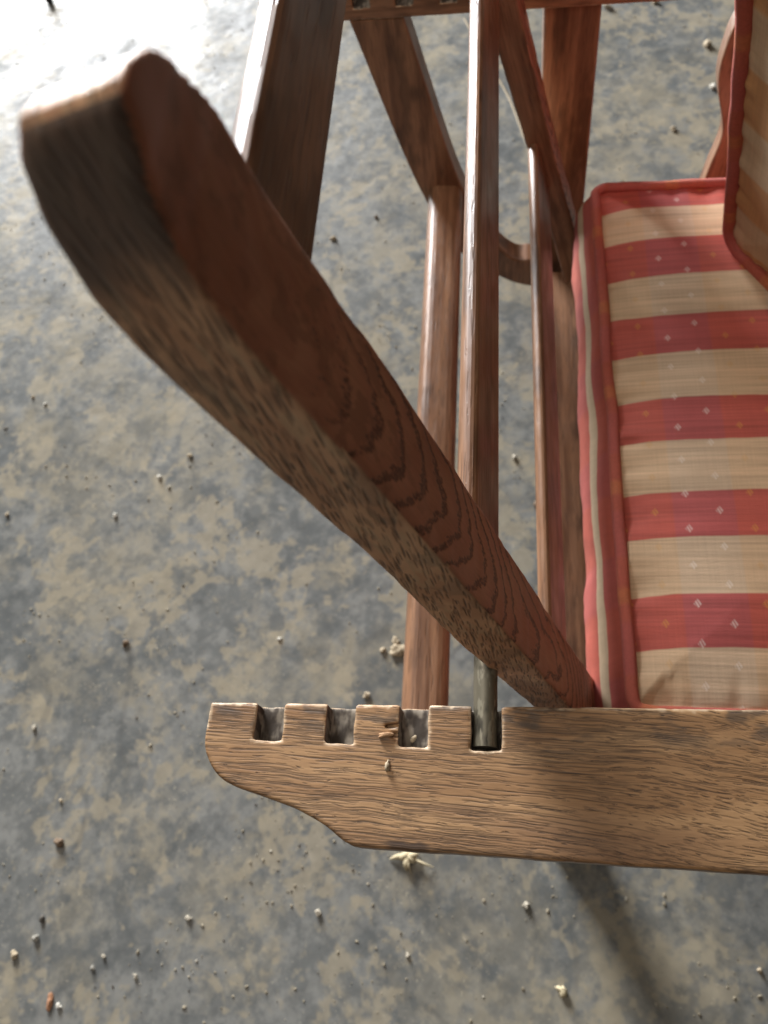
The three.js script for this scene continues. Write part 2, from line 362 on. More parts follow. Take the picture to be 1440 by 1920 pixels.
function mirrored(g) {
  const o = g.clone(), P = o.attributes.position, N = o.attributes.normal, U = o.attributes.uv;
  const swap = (A, i, j, n) => { for (let k = 0; k < n; k++) { const t = A.array[i * n + k]; A.array[i * n + k] = A.array[j * n + k]; A.array[j * n + k] = t; } };
  for (let i = 0; i < P.count; i++) { P.setZ(i, MIRROR - P.getZ(i)); N.setZ(i, -N.getZ(i)); }
  for (let t = 0; t < P.count; t += 3) { swap(P, t + 1, t + 2, 3); swap(N, t + 1, t + 2, 3); swap(U, t + 1, t + 2, 2); }
  return o;
}
const armG = facets(armGeometry(), armPick);
const nearArm = add('arm', armG, [armWood, notchDirt, mRail], chair); nearArm.userData.label = 'near arm with four notches and a worn rounded end';
const farArm = add('arm', mirrored(armG), [armWood, notchDirt, mRail], chair); farArm.userData.label = 'far arm, dark in shade';

// backrest: two stiles and three rails, reclined
const back = group('backrest', chair, [0.0899, 0.4, 0]);
back.rotation.z = Math.atan2(0.2693, 0.9631);
const stileOutline = (() => { // [off, s]
  const front = [[0.0005, -0.09], [-0.001, 0.10], [-0.0003, 0.30], [0, 0.40], [-0.0004, 0.47], [-0.0014, 0.505], [-0.0016, 0.533], [0.0008, 0.556], [0.0055, 0.572], [0.0105, 0.5825]];
  const backE = [[-0.0086, 0.589], [-0.0146, 0.5835], [-0.0206, 0.5715], [-0.0264, 0.5515], [-0.0280, 0.534], [-0.0281, 0.505], [-0.0278, 0.475], [-0.0256, 0.40], [-0.0282, 0.28], [-0.025, 0.13], [-0.025, -0.09]];
  return [...front, [0.0128, 0.5885], [0.0075, 0.5905], [0.0, 0.5895], ...backE];
})();
const stileG = (() => {
  const cell = 0.00115, z0 = -0.1051, z1 = -0.150, lo = [-0.033, -0.095, -0.155], hi = [0.021, 0.601, -0.100], D2 = new Map();
  const g = nets(lo, hi, cell, (x, y, z, i, j) => {
    const key = j * 4096 + i; let d2 = D2.get(key);
    if (d2 === undefined) { d2 = sdPoly(x, y, stileOutline) + 0.0012 * (fbm(x * 60, y * 60, 3, 30) - 0.5); D2.set(key, d2); }
    const top = ss(0.53, 0.592, y), r = 0.0016 + 0.0022 * top, hz = (z0 - z1) / 2, dz = Math.abs(z - (z0 + z1) / 2 ) - hz, cut = y - 0.5895 + 0.036 * clamp((z0 - z) / 0.045) ** 2.2;
    const a = Math.max(d2, cut) + r, b = dz + r;
    return Math.hypot(Math.max(a, 0), Math.max(b, 0)) + Math.min(Math.max(a, b), 0) - r + 0.0005 * (noise3(x * 90, y * 90, z * 90, 3) - 0.5);
  });
  return facets(g, n => {
    if (n.z < -0.62) return [2, p => [p[1] / 0.5, p[0] / 0.25]]; // inner side, in the darker rail oak
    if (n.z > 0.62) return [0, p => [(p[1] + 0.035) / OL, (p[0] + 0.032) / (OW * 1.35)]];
    if (n.y > 0.75) return [0, p => [(p[2] + 0.5) / OL, (p[0] + 0.032) / OW]];
    return [1, p => [(p[1] + 0.035) / OL, (-p[2] - 0.103) / 0.05]];
  });
})();
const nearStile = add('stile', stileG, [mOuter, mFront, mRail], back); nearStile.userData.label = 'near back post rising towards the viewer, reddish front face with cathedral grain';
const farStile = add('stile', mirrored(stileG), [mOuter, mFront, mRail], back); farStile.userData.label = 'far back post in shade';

function railGeo(s0, s1, o0, o1, rTop, crown = 0) {
  // profile in (off, s), front at o1; top rolled over towards the back
  const pts = [[o0, s0], [o1, s0], [o1, s1 - 0.004]], n = 10;
  for (let k = 0; k <= 3; k++) { const a = k / 3 * Math.PI / 2; pts.push([o1 - 0.0035 + 0.0035 * Math.cos(a), s1 - 0.004 + 0.004 * Math.sin(a)]); }
  for (let k = 1; k <= n; k++) { const a = Math.PI / 2 + k / n * Math.PI / 2; pts.push([o0 + rTop + rTop * Math.cos(a), s1 + crown - rTop + rTop * Math.sin(a)]); }
  const g = extr(pts, 0.508, 0.0008, 1);
  const steps = 40, P = g.attributes.position; // slight unevenness along the length
  for (let i = 0; i < P.count; i++) { const z = P.getZ(i); P.setX(i, P.getX(i) + 0.0009 * (fbm(z * 18, s0 * 40, 3, 5) - 0.5)); }
  g.translate(0, 0, -0.656);
  return grainUV(g, 2, s0 * 3.7, s0 * 9.1);
}
for (const [a, b, o, lab] of [[0.487, 0.524, -0.0275, 'top back rail, brightest along its rounded upper edge'], [0.260, 0.306, -0.0265, 'middle back rail'], [0.055, 0.1155, -0.0245, 'lowest back rail']]) {
  const m = add('back_rail', railGeo(a, b, o, -0.0145, Math.min(0.0085, (-0.0145 - o) * 0.62)), mRail, back); m.userData.label = lab;
}

// support rod in the fourth notch of both arms
{
  const L = 0.6765, g = new THREE.CylinderGeometry(0.0066, 0.0066, L, 28, 40, false); g.rotateX(Math.PI / 2);
  const P = g.attributes.position;
  for (let i = 0; i < P.count; i++) { const e = 1 + 0.07 * (noise3(P.getX(i) * 160, P.getY(i) * 160, P.getZ(i) * 40, 9) - 0.5); P.setX(i, P.getX(i) * e); P.setY(i, P.getY(i) * e); }
  g.computeVertexNormals();
  const t = tex(128, 1024, (u, v) => { const n = fbm(u * 7, v * 60, 4, 7), q = fbm(u * 20, v * 120, 3, 17); return mix3(mix3([0.038, 0.033, 0.024], [0.15, 0.133, 0.095], ss(0.35, 0.65, n)), [0.30, 0.27, 0.2], 0.6 * ss(0.6, 0.72, q)); });
  const rod = add('support_rod', g, new THREE.MeshPhysicalMaterial({ map: t, roughness: 0.38, metalness: 0.35 }), chair);
  rod.position.set(-0.0006, ARMTOP - 0.0058, MIRROR / 2); rod.userData.label = 'dark greenish rod resting in the notches';
}
// braces under the arms, legs, stretcher and seat frame
const FAR = -0.722;
const brace = [
  ...spline([[-0.133, 0.5965], [-0.0945, 0.44], [-0.0765, 0.381], [-0.052, 0.318], [-0.020, 0.272], [0.0118, 0.2476], [0.036, 0.232], [0.074, 0.222]], 50),
  ...spline([[0.072, 0.268], [0.052, 0.2745], [0.0353, 0.275], [0.0111, 0.2985], [-0.010, 0.338], [-0.0331, 0.3989], [-0.0438, 0.4363], [-0.0812, 0.5965]], 50)];
const leg = [[0.0475, 0.5965], [0.074, 0.0], [0.1235, 0.0], [0.0993, 0.5965]];
const frontLeg = [
  ...spline([[0.252, 0.5965], [0.2243, 0.5696], [0.2193, 0.5397], [0.2206, 0.5125], [0.2266, 0.4905], [0.2368, 0.4641], [0.2415, 0.443], [0.2387, 0.404], [0.237, 0.36], [0.248, 0.30], [0.288, 0.2], [0.335, 0.1], [0.352, 0.0]], 70),
  ...spline([[0.405, 0.0], [0.385, 0.12], [0.332, 0.3], [0.33, 0.45], [0.345, 0.54], [0.39, 0.5965]], 40)];
function sidePart(name, poly, th, mat, grain, inset = 0) {
  const ge = grainUV(extr(poly, th, 0.0022, 2), grain, rnd(), rnd());
  const far = add(name, ge.clone().translate(0, 0, FAR - th - inset), mat, chair);
  const near = add(name, ge.clone().translate(0, 0, MIRROR - FAR + inset), mat, chair);
  return [near, far];
}
sidePart('arm_brace', brace, 0.03, mRail, 1);
sidePart('leg', leg, 0.036, mRail, 1, 0.001);
sidePart('front_leg', frontLeg, 0.02, mRail, 1, 0.001);
{ // stretcher between the braces
  const pts = []; const w = 0.020, h = 0.022;
  for (let k = 0; k < 28; k++) { const a = k / 28 * 2 * Math.PI, e = 0.55; pts.push([w * Math.sign(Math.cos(a)) * Math.abs(Math.cos(a)) ** e, h * Math.sign(Math.sin(a)) * Math.abs(Math.sin(a)) ** e]); }
  const g = grainUV(extr(pts, 0.644, 0.001, 1), 2, 0.3, 0.2);
  const m = add('stretcher', g, mRail, chair); m.position.set(-0.0525, 0.378, -0.7235); m.rotation.z = -0.1;
}
{
  const rail = (x0, x1, y0, y1, z0, z1, grain, name) => { const g = extr([[x0, y0], [x1, y0], [x1, y1], [x0, y1]], z1 - z0, 0.002, 2); g.translate(0, 0, z0); add(name, grainUV(g, grain, rnd(), rnd()), mRail, chair); };
  rail(0.062, 0.118, 0.20, 0.275, -0.702, -0.102, 2, 'rear_seat_rail');
  rail(0.45, 0.474, 0.27, 0.352, -0.702, -0.102, 2, 'front_seat_rail');
  rail(0.1195, 0.4485, 0.27, 0.352, -0.702, -0.68, 0, 'side_seat_rail');
  rail(0.1195, 0.4485, 0.27, 0.352, -0.124, -0.102, 0, 'side_seat_rail');
  const slats = [0.146, 0.21, 0.28, 0.36, 0.43];
  for (const x of slats) rail(x - 0.025, x + 0.02, 0.338, 0.3505, -0.6795, -0.1245, 2, 'seat_slat');
}

// ---------------------------------------------------------------- cushions
const CREAM = [0.57, 0.395, 0.245];
const ZB = [-0.6126, -0.5694, -0.5244, -0.4773, -0.4355, -0.3874, -0.3447, -0.2967, -0.2562, -0.209, -0.1668, -0.1212];
function fabricColor(x, z) { // stripes run along x
  const zz = z - 0.0045 * Math.exp(-Math.max(x - 0.106, 0) / 0.03) + 0.0018 * Math.exp(-Math.max(x - 0.106, 0) / 0.02) * (fbm(z * 80, 4, 2, 6) - 0.5) * 2 + 0.0016 * (fbm(x * 16, z * 20, 2, 15) - 0.5) + 0.0006 * (noise2(x * 90, z * 900, 3) - 0.5);
  let red = 1; // the strip beyond the first boundary is red
  for (let i = 0; i < ZB.length; i++) { const t = ss(-0.0006, 0.0006, zz - ZB[i]); red = i % 2 === 0 ? red * (1 - t) : red + (1 - red) * t; }
  if (zz > -0.1) red = 0;
  const thread = noise2(x * 30, z * 2600, 1), thread2 = noise2(x * 2400, z * 40, 2), slub = fbm(x * 12, z * 700, 2, 4);
  const q = ((x - 0.1475) / 0.098) - Math.floor((x - 0.1475) / 0.098); // pinkish band, then a warm one
  const pink = ss(0.0, 0.02, q) * ss(0.5, 0.48, q);
  let c = mix3(mix3(CREAM, [0.555, 0.41, 0.28], pink), mix3([0.43, 0.082, 0.058], [0.385, 0.08, 0.076], pink), red);
  c = c.map(k => k * (0.86 + 0.16 * thread + 0.1 * thread2 + 0.42 * (slub - 0.5) + 0.25 * (fbm(x * 5, z * 160, 3, 44) - 0.5)));
  // small woven diamonds: two white columns, two golden columns
  const pitch = 0.0245, ci = Math.round((x - 0.159) / pitch), cxx = 0.159 + ci * pitch, w4 = ((ci % 4) + 4) % 4, white = w4 < 2;
  const zp = 0.0313, oz = -0.5443 + (ci & 1 ? -0.0155 : 0), cz = oz + Math.round((z - oz) / zp) * zp;
  const dx = (x - cxx) / 0.0036, dz = (z - cz) / 0.0045, r = Math.abs(dx) + Math.abs(dz);
  if (r < 1) {
    const weave = 0.5 + 0.5 * Math.cos((dx * 1.0 - dz * 0.55) * 9.5 + 1.6), on = ss(1, 0.7, r) * (0.1 + 0.9 * weave);
    c = mix3(c, white ? [0.80, 0.74, 0.68] : [0.62, 0.30, 0.045], (white ? 0.52 : 0.55 - 0.25 * (1 - red)) * on);
  }
  return c;
}
const FX0 = 0.06, FX1 = 0.58, FZ0 = -0.68, FZ1 = -0.08;
const fabricTop = tex(1536, 1536, (u, v) => fabricColor(FX0 + u * (FX1 - FX0), FZ0 + v * (FZ1 - FZ0)), true, THREE.ClampToEdgeWrapping);
const weaveBump = tex(512, 512, (u, v, i, j) => 0.5 + 0.25 * Math.sin(i * Math.PI / 2) * Math.sin(j * Math.PI / 2) + 0.3 * (noise2(u * 20, v * 250, 6) - 0.5), false);
weaveBump.repeat.set(6, 6);
const mTop = new THREE.MeshPhysicalMaterial({ map: fabricTop, roughness: 0.72, sheen: 0.35, sheenRoughness: 0.4, sheenColor: new THREE.Color(0.9, 0.75, 0.65), bumpMap: weaveBump, bumpScale: 0.0003 });
// welt: bias strip of the same cloth, red with pink and orange stretches and woven specks
const weltTex = tex(2048, 64, (u, v) => {
  const s = u * 2, n = fbm(s * 14, 2, 2, 3), th = noise2(s * 900, v * 30, 2), q = ((s / 0.098) % 1 + 1) % 1;
  let c = mix3([0.46, 0.10, 0.062], [0.45, 0.098, 0.076], ss(0.02, 0.06, q) * ss(0.5, 0.44, q));
  c = mix3(c, [0.58, 0.19, 0.06], 0.5 * ss(0.6, 0.66, q) * ss(0.8, 0.74, q));
  const dq = Math.abs(((s % 0.098) + 0.098) % 0.098 - 0.024), dq2 = Math.abs(((s % 0.098) + 0.098) % 0.098 - 0.036);
  const d = Math.min(Math.abs(dq) / 0.003 + Math.abs(v - 0.42) / 0.1, Math.abs(dq2) / 0.003 + Math.abs(v - 0.6) / 0.1);
  if (d < 1) c = mix3(c, [0.80, 0.68, 0.62], 0.6 * (0.5 + 0.5 * Math.sin(s * 5200)));
  return c.map(k => k * (0.84 + 0.3 * th * (0.6 + 0.4 * n)));
});
const mWelt = new THREE.MeshPhysicalMaterial({ map: weltTex, roughness: 0.75, sheen: 0.1, sheenColor: new THREE.Color(1, 0.6, 0.5), bumpMap: weaveBump, bumpScale: 0.0003 });
// boxing strip: red, cream, red along its height
const boxTex = (warm) => tex(1024, 256, (u, v) => {
  const s = u * 2, n = noise2(s * 60, v * 500, 4), t = noise2(s * 1500, v * 20, 5);
  const cream = ss(0.155, 0.163, v + 0.004 * n) * ss(0.252, 0.244, v + 0.004 * n), q = ((s / 0.098) % 1 + 1) % 1;
  const red = mix3([0.44, 0.088, 0.056], [0.41, 0.085, 0.068], ss(0.02, 0.06, q) * ss(0.5, 0.46, q));
  return mix3(red, [0.54, 0.41, 0.27], cream).map(k => k * (0.85 + 0.15 * n + 0.12 * t));
});
const mBox = new THREE.MeshPhysicalMaterial({ map: boxTex(), roughness: 0.8, sheen: 0.1, sheenColor: new THREE.Color(1, 0.7, 0.6), bumpMap: weaveBump, bumpScale: 0.0003 });

function perimeter(x0, x1, z0, z1, r, n) { // rounded rectangle, anticlockwise seen from above, evenly spaced
  const p = new THREE.Path();
  p.moveTo(x0 + r, z0); p.lineTo(x1 - r, z0); p.absarc(x1 - r, z0 + r, r, -Math.PI / 2, 0, false); p.lineTo(x1, z1 - r); p.absarc(x1 - r, z1 - r, r, 0, Math.PI / 2, false);
  p.lineTo(x0 + r, z1); p.absarc(x0 + r, z1 - r, r, Math.PI / 2, Math.PI, false); p.lineTo(x0, z0 + r); p.absarc(x0 + r, z0 + r, r, Math.PI, 1.5 * Math.PI, false);
  const q = p.getSpacedPoints(n); q.length = n; return q;
}
// a boxed cushion: panel, welt and boxing. Local x and z across the panel, y through the thickness
function cushion(root, x0, x1, z0, z1, th, mats, opt) { // the boxing swells between its two welts
  const n = 640, per = perimeter(x0, x1, z0, z1, opt.r, n), cx = (x0 + x1) / 2, cz = (z0 + z1) / 2, wr = opt.welt;
  const bow = per.map((p, i) => { const q = fbm(p.x * 14 + 5, p.y * 14, 3, opt.seed) - 0.5; return 0.006 * q; });
  const panel = (sign) => {
    const K = 70, pos = [], uv = [], idx = [];
    for (let k = 0; k <= K; k++) {
      const f = 1 - (1 - k / K) ** 1.6;
      for (let i = 0; i <= n; i++) {
        const p = per[i % n], L = Math.hypot(p.x - cx, p.y - cz), e = f * (1 + (bow[i % n] - wr * 0.6) / L), x = cx + (p.x - cx) * e, z = cz + (p.y - cz) * e;
        const edge = Math.min(x - x0, x1 - x, z - z0, z1 - z);
        let y = opt.puff * (1 - Math.exp(-Math.max(edge, 0) / 0.05)) - 0.0015;
        // gathers pulled in at the seam, running across it
        const side = Math.min(x - x0, x1 - x) < Math.min(z - z0, z1 - z), t = side ? z : x, fall = Math.exp(-Math.max(edge - 0.004, 0) / 0.022) * ss(0, 0.008, edge);
        y += 0.0095 * fall * (fbm(t * 62, edge * 14, 3, opt.seed + 3) - 0.5) * (side ? 1 : 0.7);
        y += 0.0025 * (fbm(x * 12, z * 26, 3, opt.seed + 5) - 0.5) * ss(0, 0.05, edge);
        pos.push(x, sign * (th / 2 + y), z); uv.push(...opt.uv(x, z));
      }
    }
    const W = n + 1;
    for (let k = 0; k < K; k++) for (let i = 0; i < n; i++) { const a = k * W + i, b = a + 1, c = a + W, d = c + 1; if (sign > 0) idx.push(a, c, b, b, c, d); else idx.push(a, b, c, b, d, c); }
    const g = new THREE.BufferGeometry(); g.setAttribute('position', new THREE.Float32BufferAttribute(pos, 3)); g.setAttribute('uv', new THREE.Float32BufferAttribute(uv, 2)); g.setIndex(idx); g.computeVertexNormals(); return g;
  };
  add('cushion_panel', panel(1), mats[0], root);
  add('cushion_panel', panel(-1), mats[0], root);
  { // boxing
    const K = 22, pos = [], uv = [], idx = [], per2 = per, W = n + 1; let s = 0;
    for (let i = 0; i <= n; i++) {
      const p = per2[i % n], a = per2[(i + n - 1) % n], b = per2[(i + 1) % n], tx = b.x - a.x, tz = b.y - a.y, l = Math.hypot(tx, tz), nx = tz / l, nz = -tx / l;
      if (i) s += Math.hypot(p.x - per2[i - 1].x, p.y - per2[i - 1].y);
      for (let k = 0; k <= K; k++) {
        const v = k / K, o = bow[i % n] + opt.bulge * Math.sin(Math.PI * v) ** 0.8 * (0.8 + 0.5 * (fbm(s * 9, v * 2, 2, opt.seed + 8) - 0.5)) + 0.004 * (fbm(s * 40, v * 5, 3, opt.seed + 9) - 0.5) * Math.sin(Math.PI * v);
        pos.push(p.x + nx * o, th / 2 - v * th, p.y + nz * o); uv.push(s / 2, v);
      }
    }
    for (let i = 0; i < n; i++) for (let k = 0; k < K; k++) { const a = i * (K + 1) + k, b = a + 1, c = a + K + 1, d = c + 1; idx.push(a, c, b, b, c, d); }
    const g = new THREE.BufferGeometry(); g.setAttribute('position', new THREE.Float32BufferAttribute(pos, 3)); g.setAttribute('uv', new THREE.Float32BufferAttribute(uv, 2)); g.setIndex(idx); g.computeVertexNormals();
    add('boxing', g, mats[2], root);
  }
  for (const sg of [1, -1]) {
    const pts = []; for (let i = 0; i < n; i += 4) { const p = per[i], L = Math.hypot(p.x - cx, p.y - cz), e = 1 + bow[i] / L; pts.push(new THREE.Vector3(cx + (p.x - cx) * e, sg * (th / 2 + 0.001 + 0.0016 * (fbm(p.x * 40 + 3, p.y * 40, 2, opt.seed + 12) - 0.5)), cz + (p.y - cz) * e)); }
    const g = new THREE.TubeGeometry(new THREE.CatmullRomCurve3(pts, true), 500, wr, 14, true);
    add('welt', g, mats[1], root);
  }
}
{
  const seat = group('seat_cushion', scene, [0, 0.405, 0]);
  tag(seat, 'flat seat cushion with red and cream stripes and red welted edge', 'cushion');
  cushion(seat, 0.106, 0.55, -0.644, -0.118, 0.1, [mTop, mWelt, mBox], { r: 0.009, welt: 0.005, puff: 0.011, bulge: 0.026, seed: 40, uv: (x, z) => [(x - FX0) / (FX1 - FX0), (z - FZ0) / (FZ1 - FZ0)] });
}
{
  const e1 = new THREE.Vector3(0.4819, 0, 0.8762).normalize(), e2 = new THREE.Vector3(-0.2358, 0.9631, 0.1297).normalize(), nn = new THREE.Vector3().crossVectors(e2, e1).normalize(); // nn points to the viewer's left
  const out = nn.x < 0 ? nn : nn.clone().negate(), zc = new THREE.Vector3().crossVectors(e1, out);
  const root = group('back_cushion', scene, [0, 0, 0]);
  tag(root, 'upright back cushion standing on the seat cushion, its shaded tan back showing', 'cushion');
  const th = 0.1, A = new THREE.Vector3(0.2249, 0.462, -0.5591), up = e2.clone();
  const M = new THREE.Matrix4().makeBasis(e1, out, zc.dot(up) > 0 ? zc : zc); M.setPosition(A.clone().addScaledVector(out, -th / 2).addScaledVector(up, 0.004));
  root.applyMatrix4(M);
  const dir = zc.dot(up) > 0 ? 1 : -1, z0 = dir > 0 ? 0 : -0.47, z1 = dir > 0 ? 0.47 : 0;
  const bt = tex(512, 512, (u, v) => {
    const x = u * 0.5, z = v * 0.5, t = noise2(x * 1300, z * 30, 4), t2 = noise2(x * 25, z * 1300, 9), q = ((z / 0.098) % 1 + 1) % 1;
    const o = ss(0, 0.04, q) * ss(0.55, 0.5, q);
    return mix3([0.56, 0.40, 0.245], [0.52, 0.26, 0.10], o).map(k => k * (0.84 + 0.2 * t + 0.12 * t2));
  });
  const mBack = new THREE.MeshPhysicalMaterial({ map: bt, roughness: 0.8, sheen: 0.25, sheenColor: new THREE.Color(1, 0.8, 0.6), bumpMap: weaveBump, bumpScale: 0.0003 });
  cushion(root, 0, 0.5, z0, z1, th, [mBack, mWelt, mBox], { r: 0.02, welt: 0.0062, puff: 0.01, bulge: 0.008, seed: 70, uv: (x, z) => [x / 0.5, (z + 0.2 * x) / 0.5] });
}

// ---------------------------------------------------------------- loose bits
function lump(rx, ry, rz, sd, rough = 0.45, det = 4) {
  const g = mergeVertices(new THREE.IcosahedronGeometry(1, det).deleteAttribute('normal').deleteAttribute('uv')), P = g.attributes.position;
  for (let i = 0; i < P.count; i++) {
    const x = P.getX(i), y = P.getY(i), z = P.getZ(i), e = 1 + rough * (noise3(x * 1.6 + 7, y * 1.6 + 7, z * 1.6 + 7, sd) - 0.5) * 1.6 + rough * 0.6 * (noise3(x * 5 + 9, y * 5 + 9, z * 5 + 9, sd + 50) - 0.5);
    P.setXYZ(i, x * rx * e, y * ry * e, z * rz * e);
  }
  g.computeVertexNormals(); return g;
}
const solid = (c, r = 0.9) => new THREE.MeshStandardMaterial({ color: new THREE.Color().setRGB(...c), roughness: r });
const COL = { tan: solid([0.37, 0.30, 0.205]), white: solid([0.55, 0.52, 0.45], 0.9), pale: solid([0.37, 0.33, 0.26]), brown: solid([0.16, 0.11, 0.07]), dark: solid([0.085, 0.075, 0.062]), grey: solid([0.25, 0.235, 0.20]), straw: solid([0.50, 0.42, 0.27]), rust: solid([0.34, 0.17, 0.09]), wood: solid([0.40, 0.24, 0.13]), black: solid([0.02, 0.02, 0.022], 0.5) };
// [x, z, radius in mm, colour, label]
const bits = [
  [-0.787, -0.709, 3.4, 'tan', 'small tan crumb left of a white grain at the left edge of the floor'],
  [-0.7605, -0.694, 3.0, 'white', 'small white grain beside a tan crumb at the left edge of the floor'],
  [-0.584, -0.482, 4.2, 'white', 'bright white pebble alone on bare floor left of the near back post'],
  [-0.7686, -0.483, 4.0, 'tan', 'tan crumb at the very left edge, level with the bright white pebble'],
  [-0.5257, -0.757, 3.4, 'pale', 'pale speck on the floor just left of the upper part of the near back post'],
  [-0.524, -0.5515, 4.6, 'white', 'off-white flake on tan dirt, right of and above the bright white pebble'],
  [-0.505, -0.533, 2.8, 'pale', 'tiny pale speck just below the off-white flake'],
  [-0.4798, -0.591, 4.4, 'tan', 'tan crumb right of the off-white flake, near the back post'],
  [-0.2929, -0.291, 3.2, 'white', 'pale grain on the floor straight above the second notch of the near arm'],
  [-0.523, -0.276, 5.6, 'brown', 'brown clod of dirt left of and above the notched arm end'],
  [-0.1617, -0.215, 6.0, 'tan', 'rounded tan clod just behind the third tooth of the notched arm'],
  [-0.556, -0.0075, 6.0, 'brown', 'dark brown clod standing left of the curved arm end'],
  [-0.6313, -0.152, 3.8, 'pale', 'pale pebble at the left edge, level with the notches'],
  [-0.5669, -0.0585, 3.0, 'tan', 'tiny tan pebble above the dark brown clod'],
  [-0.5558, 0.0828, 4.6, 'dark', 'blackish crumb, topmost of the cluster in the lower left corner'],
  [-0.5588, 0.1038, 5.2, 'grey', 'grey-brown pebble below the blackish crumb in the lower left corner'],
  [-0.5822, 0.123, 4.8, 'tan', 'angular tan pebble, leftmost of the lower left cluster'],
  [-0.2015, 0.0507, 4.6, 'pale', 'pale oval pebble below the curved underside of the notched arm'],
  [-0.3642, 0.0677, 4.2, 'pale', 'pinkish pale pebble left of the oval pebble below the arm end'],
  [0.0866, 0.1085, 6.8, 'straw', 'largest round yellowish pebble, left of the leg shadow below the arm'],
  [0.0488, 0.0251, 5.2, 'pale', 'pale flat pebble close below the arm, left of the leg shadow'],
  [-0.4764, 0.1295, 3.0, 'grey', 'tiny grey pebble, left one of a pair right of the lower left cluster'],
  [-0.4656, 0.1162, 3.0, 'pale', 'tiny pale pebble, upper right one of a pair near the lower left cluster'],
  [-0.4202, 0.1337, 3.6, 'pale', 'small pale pebble right of the tiny pair at the bottom left'],
  [-0.5095, 0.1723, 3.8, 'white', 'white pebble touching the rusty leaf bit at the bottom left'],
  [0.4222, -1.5183, 9.0, 'tan', 'long tan clod beyond the chair at the upper right'],
  [0.337, -1.2853, 5.4, 'tan', 'small tan clod on the floor above the seat cushion'],
  [0.4183, -1.3929, 6.4, 'white', 'whitish lump beside the curved front leg'],
  [0.3378, -1.6646, 6.5, 'tan', 'tan crumb at the top edge of the picture, right of the far arm'],
  [0.2409, -1.6595, 8.5, 'pale', 'pale lump beside the top of the far leg at the picture top'],
  [-0.2098, -1.0968, 4.4, 'brown', 'brown crumb on pale floor between the top back rail and the far brace'],
  [-0.2859, -1.0483, 5.2, 'tan', 'tan crumb close to the lower end of the top back rail'],
  [0.0728, -0.5032, 8.0, 'brown', 'brown clod between the middle and lowest back rails'],
  [0.040, -0.5845, 5.0, 'pale', 'pale lump between the back rails, above the brown clod'],
  [-0.0901, 0.0869, 3.2, 'pale', 'tiny pale pebble below the straw tuft under the arm'],
  [0.3063, 0.0735, 3.6, 'tan', 'tan grain at the right edge below the arm'],
];
const grainShapes = [0, 1, 2, 3, 4].map(k => lump(1, 0.7, 0.85, 100 + k * 3, 0.85, 3));
const pebble0 = new THREE.Mesh(grainShapes[0], COL.tan);
bits.forEach(([x, z, r, c, label], i) => {
  const m = pebble0.clone(); m.geometry = grainShapes[i % 5]; m.material = COL[c];
  const soil = ['tan', 'brown', 'dark'].includes(c); m.name = numbered(soil ? 'dirt_clod' : 'pebble'); m.castShadow = m.receiveShadow = true;
  const s = r / 1000 * 0.88; m.scale.set(s * (r > 8 ? 1.5 : 1.05), s, s * 0.95); m.position.set(x, s * 0.45, z); m.rotation.y = rr(0, 6);
  tag(m, label, soil ? 'dirt' : 'pebble', 'pebbles and crumbs scattered on the floor'); scene.add(m);
});
// a cracked clump and a dried grass tuft
function clump(name, label, x, z, R, n, mat, flat) {
  const parts = [];
  for (let k = 0; k < n; k++) { const a = rr(0, 6.28), d = Math.sqrt(rnd()) * R, s = rr(0.25, 0.5) * R; const g = lump(s * rr(0.8, 1.6), s * flat, s, 300 + k + Math.round(x * 900), 0.6, 2); g.rotateY(rr(0, 6)); g.translate(d * Math.cos(a) * 1.25, s * flat * 0.5, d * Math.sin(a) * 0.8); parts.push(g); }
  const m = add(name, mergeGeometries(parts), mat, scene); m.position.set(x, 0, z); return tag(m, label, 'dirt');
}
clump('dirt_clump', 'crumbled tan clump of earth on the floor left of the stretcher', -0.1313, -0.2829, 0.014, 9, COL.tan, 0.7);
function tuft(name, label, x, z, blades) {
  const parts = [];
  for (const [ang, len, w, lift] of blades) {
    const c = Math.cos(ang), s = Math.sin(ang);
    const cv = new THREE.CatmullRomCurve3([new THREE.Vector3(-c * 0.002, 0.002, -s * 0.002), new THREE.Vector3(c * len * 0.5 - s * 0.001, lift, s * len * 0.5 + c * 0.001), new THREE.Vector3(c * len, 0.0012, s * len)]);
    const g = new THREE.TubeGeometry(cv, 14, w, 7, false), P = g.attributes.position;
    for (let i = 0; i < P.count; i++) { const t = Math.floor(i / 8) / 14, q = cv.getPoint(t), e = Math.sin(Math.PI * clamp(0.12 + t * 0.86)) ; P.setXYZ(i, q.x + (P.getX(i) - q.x) * e, q.y + (P.getY(i) - q.y) * e, q.z + (P.getZ(i) - q.z) * e); }
    g.computeVertexNormals(); parts.push(g);
  }
  parts.push(lump(0.006, 0.005, 0.006, 9, 0.5, 3).translate(0, 0.003, 0).toNonIndexed().setAttribute('uv', new THREE.Float32BufferAttribute(new Float32Array(2 * 20 * 16 * 3 * 4), 2)));
  const flat = parts.map(p => { const q = p.index ? p.toNonIndexed() : p; q.deleteAttribute('uv'); return q; });
  const m = add(name, mergeGeometries(flat), COL.straw, scene); m.position.set(x, 0, z); return tag(m, label, 'dried grass');
}
tuft('straw_tuft', 'dry straw tuft on the floor just below the near arm edge', -0.0954, -0.020, [[0.33, 0.036, 0.0019, 0.008], [0.5, 0.013, 0.005, 0.006], [1.6, 0.018, 0.0042, 0.007], [2.9, 0.024, 0.0036, 0.005], [2.7, 0.012, 0.0052, 0.006], [-0.2, 0.014, 0.0045, 0.007], [1.3, 0.023, 0.0011, 0.010]]);
